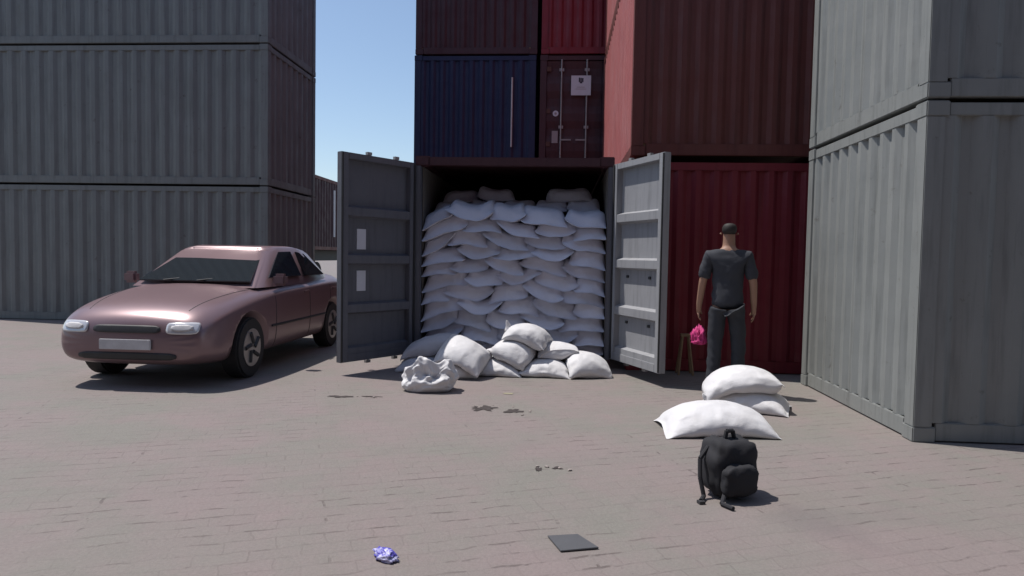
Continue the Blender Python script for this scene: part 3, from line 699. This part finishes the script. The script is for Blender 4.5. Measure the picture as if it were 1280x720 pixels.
# ------------------------------------------------------------------ person (seen partly behind the sacks)
def skin_obj(name, pts, edges, mat, parent, rootv=0, sub=2):
    me = bpy.data.meshes.new(name); me.from_pydata([p[:3] for p in pts], edges, [])
    o = bpy.data.objects.new(name, me); COL.objects.link(o)
    o.modifiers.new('k', 'SKIN').use_smooth_shade = True
    for i, p in enumerate(pts):
        rx = p[3]; ry = p[4] if len(p) > 4 else rx; me.skin_vertices[0].data[i].radius = (rx, ry)
    me.skin_vertices[0].data[rootv].use_root = True
    s = o.modifiers.new('s', 'SUBSURF'); s.levels = s.render_levels = sub
    bpy.context.view_layer.update()
    m2 = bpy.data.meshes.new_from_object(o.evaluated_get(bpy.context.evaluated_depsgraph_get()))
    bpy.data.objects.remove(o); m2.materials.clear()
    return link(name, m2, mat, parent, smooth=True)
def person():
    rt = empty('person', (2.30, -1.30, 0), R(-12), label='person in dark shirt and trousers standing by the right-hand sacks, holding a pink cloth', cat='person')
    # local frame: faces +y (towards the containers), left arm is -x
    def pose(L): return L
    pts = [(0, 0, .95, .09, .07), (0, .005, 1.12, .11, .08), (0, 0, 1.30, .145, .10), (0, -.01, 1.43, .10, .085), (0, 0, 1.50, .052, .055), (0, .015, 1.58, .066, .08), (0, .02, 1.66, .078, .098), (0, .01, 1.735, .055, .07),
           (-.17, -.01, 1.42, .055), (-.245, -.015, 1.16, .043), (-.275, .05, .92, .033), (-.28, .075, .85, .036, .022),
           (.17, -.01, 1.42, .055), (.245, -.02, 1.16, .043), (.26, .05, .92, .033), (.265, .075, .85, .036, .022),
           (-.095, 0, .87, .065), (-.11, .01, .50, .058), (-.12, -.02, .11, .042), (-.125, .06, .05, .042, .035), (-.13, .15, .035, .035, .025),
           (.095, 0, .87, .065), (.12, .03, .50, .058), (.13, .0, .11, .042), (.14, .08, .05, .042, .035), (.15, .17, .035, .035, .025)]
    ed = [(0, 1), (1, 2), (2, 3), (3, 4), (4, 5), (5, 6), (6, 7), (3, 8), (8, 9), (9, 10), (10, 11), (3, 12), (12, 13), (13, 14), (14, 15), (0, 16), (16, 17), (17, 18), (18, 19), (19, 20), (0, 21), (21, 22), (22, 23), (23, 24), (24, 25)]
    # fingers and thumb, curled
    for hx, hy, hz, sg in ((-.28, .08, .83, 1), (.265, .08, .83, -1)):
        base = 11 if sg > 0 else 15
        for k, ln in enumerate((.034, .038, .036, .029)):
            i = len(pts); yy = hy-.030+.019*k
            pts += [(hx, yy, hz-.025, .0095), (hx+.006*sg, yy, hz-.025-ln, .0088), (hx+.026*sg, yy+.002, hz-.030-ln*1.55, .0078)]
            ed += [(base, i), (i, i+1), (i+1, i+2)]
        i = len(pts); pts += [(hx+.018*sg, hy+.035, hz+.005, .011), (hx+.034*sg, hy+.048, hz-.028, .009)]; ed += [(base, i), (i, i+1)]
    # nose
    i = len(pts); pts += [(0, .125, 1.635, .012, .010)]; ed += [(6, i)]
    body = skin_obj('body', pose(pts), ed, M['skin'], rt)
    sh = [(0, 0, .86, .175, .135), (0, 0, .98, .168, .128), (0, .005, 1.12, .160, .118), (0, 0, 1.30, .172, .122), (0, -.01, 1.425, .12, .098), (0, -.003, 1.475, .07, .068), (-.18, -.01, 1.415, .075), (-.225, -.012, 1.25, .066), (-.24, -.012, 1.17, .064), (.18, -.01, 1.415, .075), (.225, -.012, 1.25, .066), (.24, -.012, 1.17, .064)]
    skin_obj('shirt', pose(sh), [(0, 1), (1, 2), (2, 3), (3, 4), (4, 5), (4, 6), (6, 7), (7, 8), (4, 9), (9, 10), (10, 11)], M['shirt'], rt, sub=3)
    tp = [(0, 0, .98, .15, .115), (-.095, 0, .84, .10), (-.11, .01, .50, .078), (-.12, -.01, .12, .068), (-.12, -.005, .06, .070), (.095, 0, .84, .10), (.12, .03, .50, .078), (.13, .01, .12, .068), (.13, .012, .06, .070)]
    skin_obj('trousers', pose(tp), [(0, 1), (1, 2), (2, 3), (3, 4), (0, 5), (5, 6), (6, 7), (7, 8)], M['trousers'], rt, sub=3)
    for sx, y in ((-.125, 0), (.14, .02)):
        skin_obj('shoe', [(sx, y-.05, .048, .048, .042), (sx, y+.06, .045, .052, .042), (sx*1.05, y+.17, .036, .046, .032)], [(0, 1), (1, 2)], M['rubber'], rt)
    def folds(o, amp, sx=1.):
        for v_ in o.data.vertices:
            q = Vector((v_.co.x*9, v_.co.y*9, v_.co.z*14+v_.co.x*12))
            n_ = noise.noise(q)+.5*(1-2*abs(noise.noise(q*1.7)))-.2
            v_.co += v_.normal*n_*amp
    for o in rt.children:
        if o.name.startswith('shirt'): folds(o, .011)
        if o.name.startswith('trousers'): folds(o, .010)
    hr = [(0, -.025, 1.62, .070, .07), (0, -.012, 1.69, .084, .092), (0, .0, 1.75, .066, .075)]
    skin_obj('hair', pose(hr), [(0, 1), (1, 2)], M['hair'], rt)
    for s_ in (-1, 1):
        skin_obj('ear', [(.080*s_, .02, 1.655, .012, .02), (.082*s_, .018, 1.63, .010, .014)], [(0, 1)], M['skin'], rt, sub=1)
        MB().tube((.028*s_, .108, 1.665), (.028*s_, .117, 1.665), .011, 10).build('eye', M['ink'], rt)
    MB().box(-.024, .024, .098, .106, 1.585, 1.593).build('mouth', M['tail'], rt, .003)
    return rt
pe = person()

# crumpled things ----------------------------------------------------
def crumple(name, size, seed, amp, mat, label, cat, loc, rz=0, sub=4, freq=3.0):
    bm = bmesh.new(); bmesh.ops.create_icosphere(bm, subdivisions=sub, radius=1)
    off = Vector((seed*3.1, seed*1.7, seed*.9))
    for v_ in bm.verts:
        d = v_.co.normalized(); q = d*freq+off
        a = 1-abs(noise.noise(q))*2.2; c_ = 1-abs(noise.noise(q*2.1+off))*2.0
        r__ = 1+amp*(a*.7+c_*.3-.5)
        v_.co = Vector((d.x*r__*size[0], d.y*r__*size[1], max(d.z*r__*size[2]*(1.0 if d.z > 0 else .5), -.28*size[2])))
    zmin = min(v_.co.z for v_ in bm.verts)
    for v_ in bm.verts: v_.co.z -= zmin-.002
    me = bpy.data.meshes.new(name); bm.to_mesh(me); bm.free()
    return tag(link(name, me, mat, None, loc, rz, smooth=True), label, cat)
crumple('crumpled_wrapper', (.066, .033, .030), 3, .75, M['violet'], 'crumpled blue violet plastic glove or wrapper on the near paving', 'litter', (-.17, -5.42, 0), R(-35), 4, 1.25)
pcl = crumple('pink_cloth', (.075, .075, .14), 5, .6, M['pink'], 'bright pink cloth hanging from the hand of the person', 'cloth', (2.05, -1.17, .49), 0, 4, 2.0)
# black backpack at the right edge
bp = empty('backpack', (1.60, -4.36, 0), R(20), label='black backpack slumped on the paving at the right, near the camera', cat='backpack')
def crumpled_sack():
    bm = bmesh.new(); bmesh.ops.create_icosphere(bm, subdivisions=6, radius=1)
    def fold(q, k):
        q = q+.18*Vector(noise.noise_vector(q*1.5))
        a = 0
        for o, am in ((1.5, .85), (3.3, .42)):
            d_ = noise.voronoi(Vector((q.x, q.y, q.z*.7))*o+Vector((k, o, 2.3*k)))[0]
            a += am*(d_[0]*1.7-.8)
        return a
    for v_ in bm.verts:
        d = v_.co.normalized(); up = max(0, d.z)
        e = Vector((math.copysign(abs(d.x)**.85, d.x)*.31, math.copysign(abs(d.y)**.85, d.y)*.23, d.z*.17))
        # gathered mouth: two humps with a fold between, leaning right
        hump = .15*math.exp(-((d.x+.30)/.26)**2)+.10*math.exp(-((d.x-.55)/.24)**2)+.07*math.exp(-((d.x+.85)/.2)**2)
        e.z += hump*up**.7
        fl = fold(d+Vector((0, 0, up*.4)), 4.0); k = .035+.15*up**.7
        e += Vector((d.x, d.y, max(d.z, 0)))*fl*k
        e.x += .05*up+.04*max(0, d.x)
        e.z = max(e.z, -.115)
        if e.z < -.06 and (abs(d.x) > .3 or abs(d.y) > .3): e.x *= 1.03
        v_.co = e
    for v_ in bm.verts: v_.co.z += .117; v_.co = Vector((v_.co.x*.80, v_.co.y*.8, v_.co.z*.74))
    me = bpy.data.meshes.new('crumpled_sack'); bm.to_mesh(me); bm.free()
    tag(link('crumpled_sack', me, M['sackw'], None, (-.74, -1.60, 0), R(4), smooth=True), 'crumpled half-empty white sack standing alone on the sunlit paving', 'sack')
crumpled_sack()
def soft(name, sx, sy, sz, loc, mat, parent, seed):
    bm = bmesh.new(); bmesh.ops.create_cube(bm, size=2); bmesh.ops.subdivide_edges(bm, edges=bm.edges, cuts=9, use_grid_fill=True)
    for v_ in bm.verts:
        p = v_.co; q = Vector([math.copysign(abs(a)**.9, a) for a in p]); l = (abs(q.x)**4+abs(q.y)**4+abs(q.z)**4)**.25
        q = q/l; nn = noise.noise(q*2.2+Vector((seed, 0, 0)))*.14+abs(noise.noise(q*5+Vector((0, seed, 0))))*-.10
        q = q*(1+nn); v_.co = Vector((q.x*sx, q.y*sy, q.z*sz))
    me = bpy.data.meshes.new(name); bm.to_mesh(me); bm.free()
    o = link(name, me, mat, parent, loc, smooth=True); return o
soft('main_compartment', .15, .11, .165, (0, 0, .172), M['black'], bp, 1); soft('front_pocket', .11, .055, .09, (-.01, -.115, .12), M['black'], bp, 2)
def strap(pts, name, r=.013):
    mb = MB()
    for a, b__ in zip(pts, pts[1:]): mb.tube(a, b__, r, 8)
    mb.build(name, M['black'], bp)
strap([(-.03, 0, .33), (-.02, 0, .375), (.02, 0, .375), (.03, 0, .33)], 'handle')
strap([(-.12, .03, .28), (-.185, .01, .22), (-.20, -.02, .12), (-.19, -.05, .02), (-.24, -.10, .014)], 'strap'); strap([(-.08, -.10, .06), (-.15, -.17, .014), (-.13, -.25, .014)], 'strap')
MB().box(-.26, -.225, -.125, -.09, .002, .018).build('buckle', M['plastic'], bp)

# dark square sheet on the paving
sh_ = MB(); q = [(.555, -5.10), (.705, -5.06), (.80, -5.215), (.62, -5.27)]
sh_.v = [(x, y, .004) for x, y in q]+[(x, y, z) for (x, y), z in zip(q, (.009, .008, .012, .010))]
sh_.f = [(3, 2, 1, 0), (4, 5, 6, 7)]+[(i, (i+1) % 4, 4+(i+1) % 4, 4+i) for i in range(4)]
tag(sh_.build('rubber_sheet', M['plate'], None, .002), 'dark grey square rubber sheet lying flat on the near paving', 'mat')

# wooden trestle leaning on the crimson container
ts = empty('wooden_trestle', (2.10, -.14, 0), label='small pale wooden trestle standing against the crimson container', cat='trestle')
for s_ in (-1, 1):
    for y in (-.10, .07): MB().tube((s_*.085, y, 0), (s_*.035, y*.3, .46), .014, 8).build('leg', M['wood'], ts)
MB().box(-.06, .06, -.045, .035, .455, .485).build('top_bar', M['wood'], ts, .004)

# ------------------------------------------------------------------ broken paving and bits of rubble
def pit(cx, cy, sx, sy, seed, nchip):
    rg = random.Random(seed); mb = MB(); n = 26; base = len(mb.v)
    mb.v.append((0, 0, .0045))
    for i in range(n):
        a = 2*math.pi*i/n; r__ = .35+.75*rg.random(); mb.v.append((sx*r__*math.cos(a), sy*r__*math.sin(a), .0042))
    mb.f = [(0, 1+i, 1+(i+1) % n) for i in range(n)]
    tag(mb.build('paving_hole', M['pit'], None, loc=(cx, cy, 0)), kind='structure')
    for k in range(nchip):
        bm = bmesh.new(); bmesh.ops.create_icosphere(bm, subdivisions=1, radius=1)
        s_ = rg.uniform(.006, .013)
        for v_ in bm.verts: v_.co = Vector((v_.co.x*s_*rg.uniform(.9, 1.9), v_.co.y*s_*rg.uniform(.8, 1.4), v_.co.z*s_*.6))
        me = bpy.data.meshes.new('paving_chip'); bm.to_mesh(me); bm.free()
        o = link('paving_chip', me, M['chip'], None, (cx+rg.uniform(-1.5, 1.9)*sx, cy+rg.uniform(-1.4, 1.4)*sy, s_*.45), rg.uniform(0, 3))
        tag(o, CH, 'stone chip', 'loose stone chips on the paving')
M['pit'] = plain('broken_paving', (.05, .04, .038), .95, 0, .5, 30); M['chip'] = plain('stone_chip', (.30, .26, .24), .9, 0, .3, 40)
CH = 'small loose stone chip beside the broken paving in front of the sacks'
pit(-.07, -2.34, .14, .13, 1, 3); pit(.20, -2.42, .09, .10, 2, 3)
CH = 'tiny loose stone chip by the small hole in the middle of the paving'
pit(.48, -4.04, .03, .05, 3, 2); pit(.60, -4.0, .045, .03, 4, 2)
CH = 'small loose stone chip by the long crack at the left of the paving'
pit(-1.50, -2.05, .16, .05, 5, 2); pit(-1.2, -2.0, .12, .03, 6, 1)
ylw = MB(); ylw.v = [(0, 0, .004)]+[(.07*(.6+.4*random.random())*math.cos(a), .05*(.6+.4*random.random())*math.sin(a), .004) for a in np.linspace(0, 6.28, 15)[:-1]]
ylw.f = [(0, 1+i, 1+(i+1) % 14) for i in range(14)]
tag(ylw.build('pale_stain', plain('yellow_stain', (.27, .25, .17), .9), None, loc=(.1, -1.65, 0)), kind='structure')
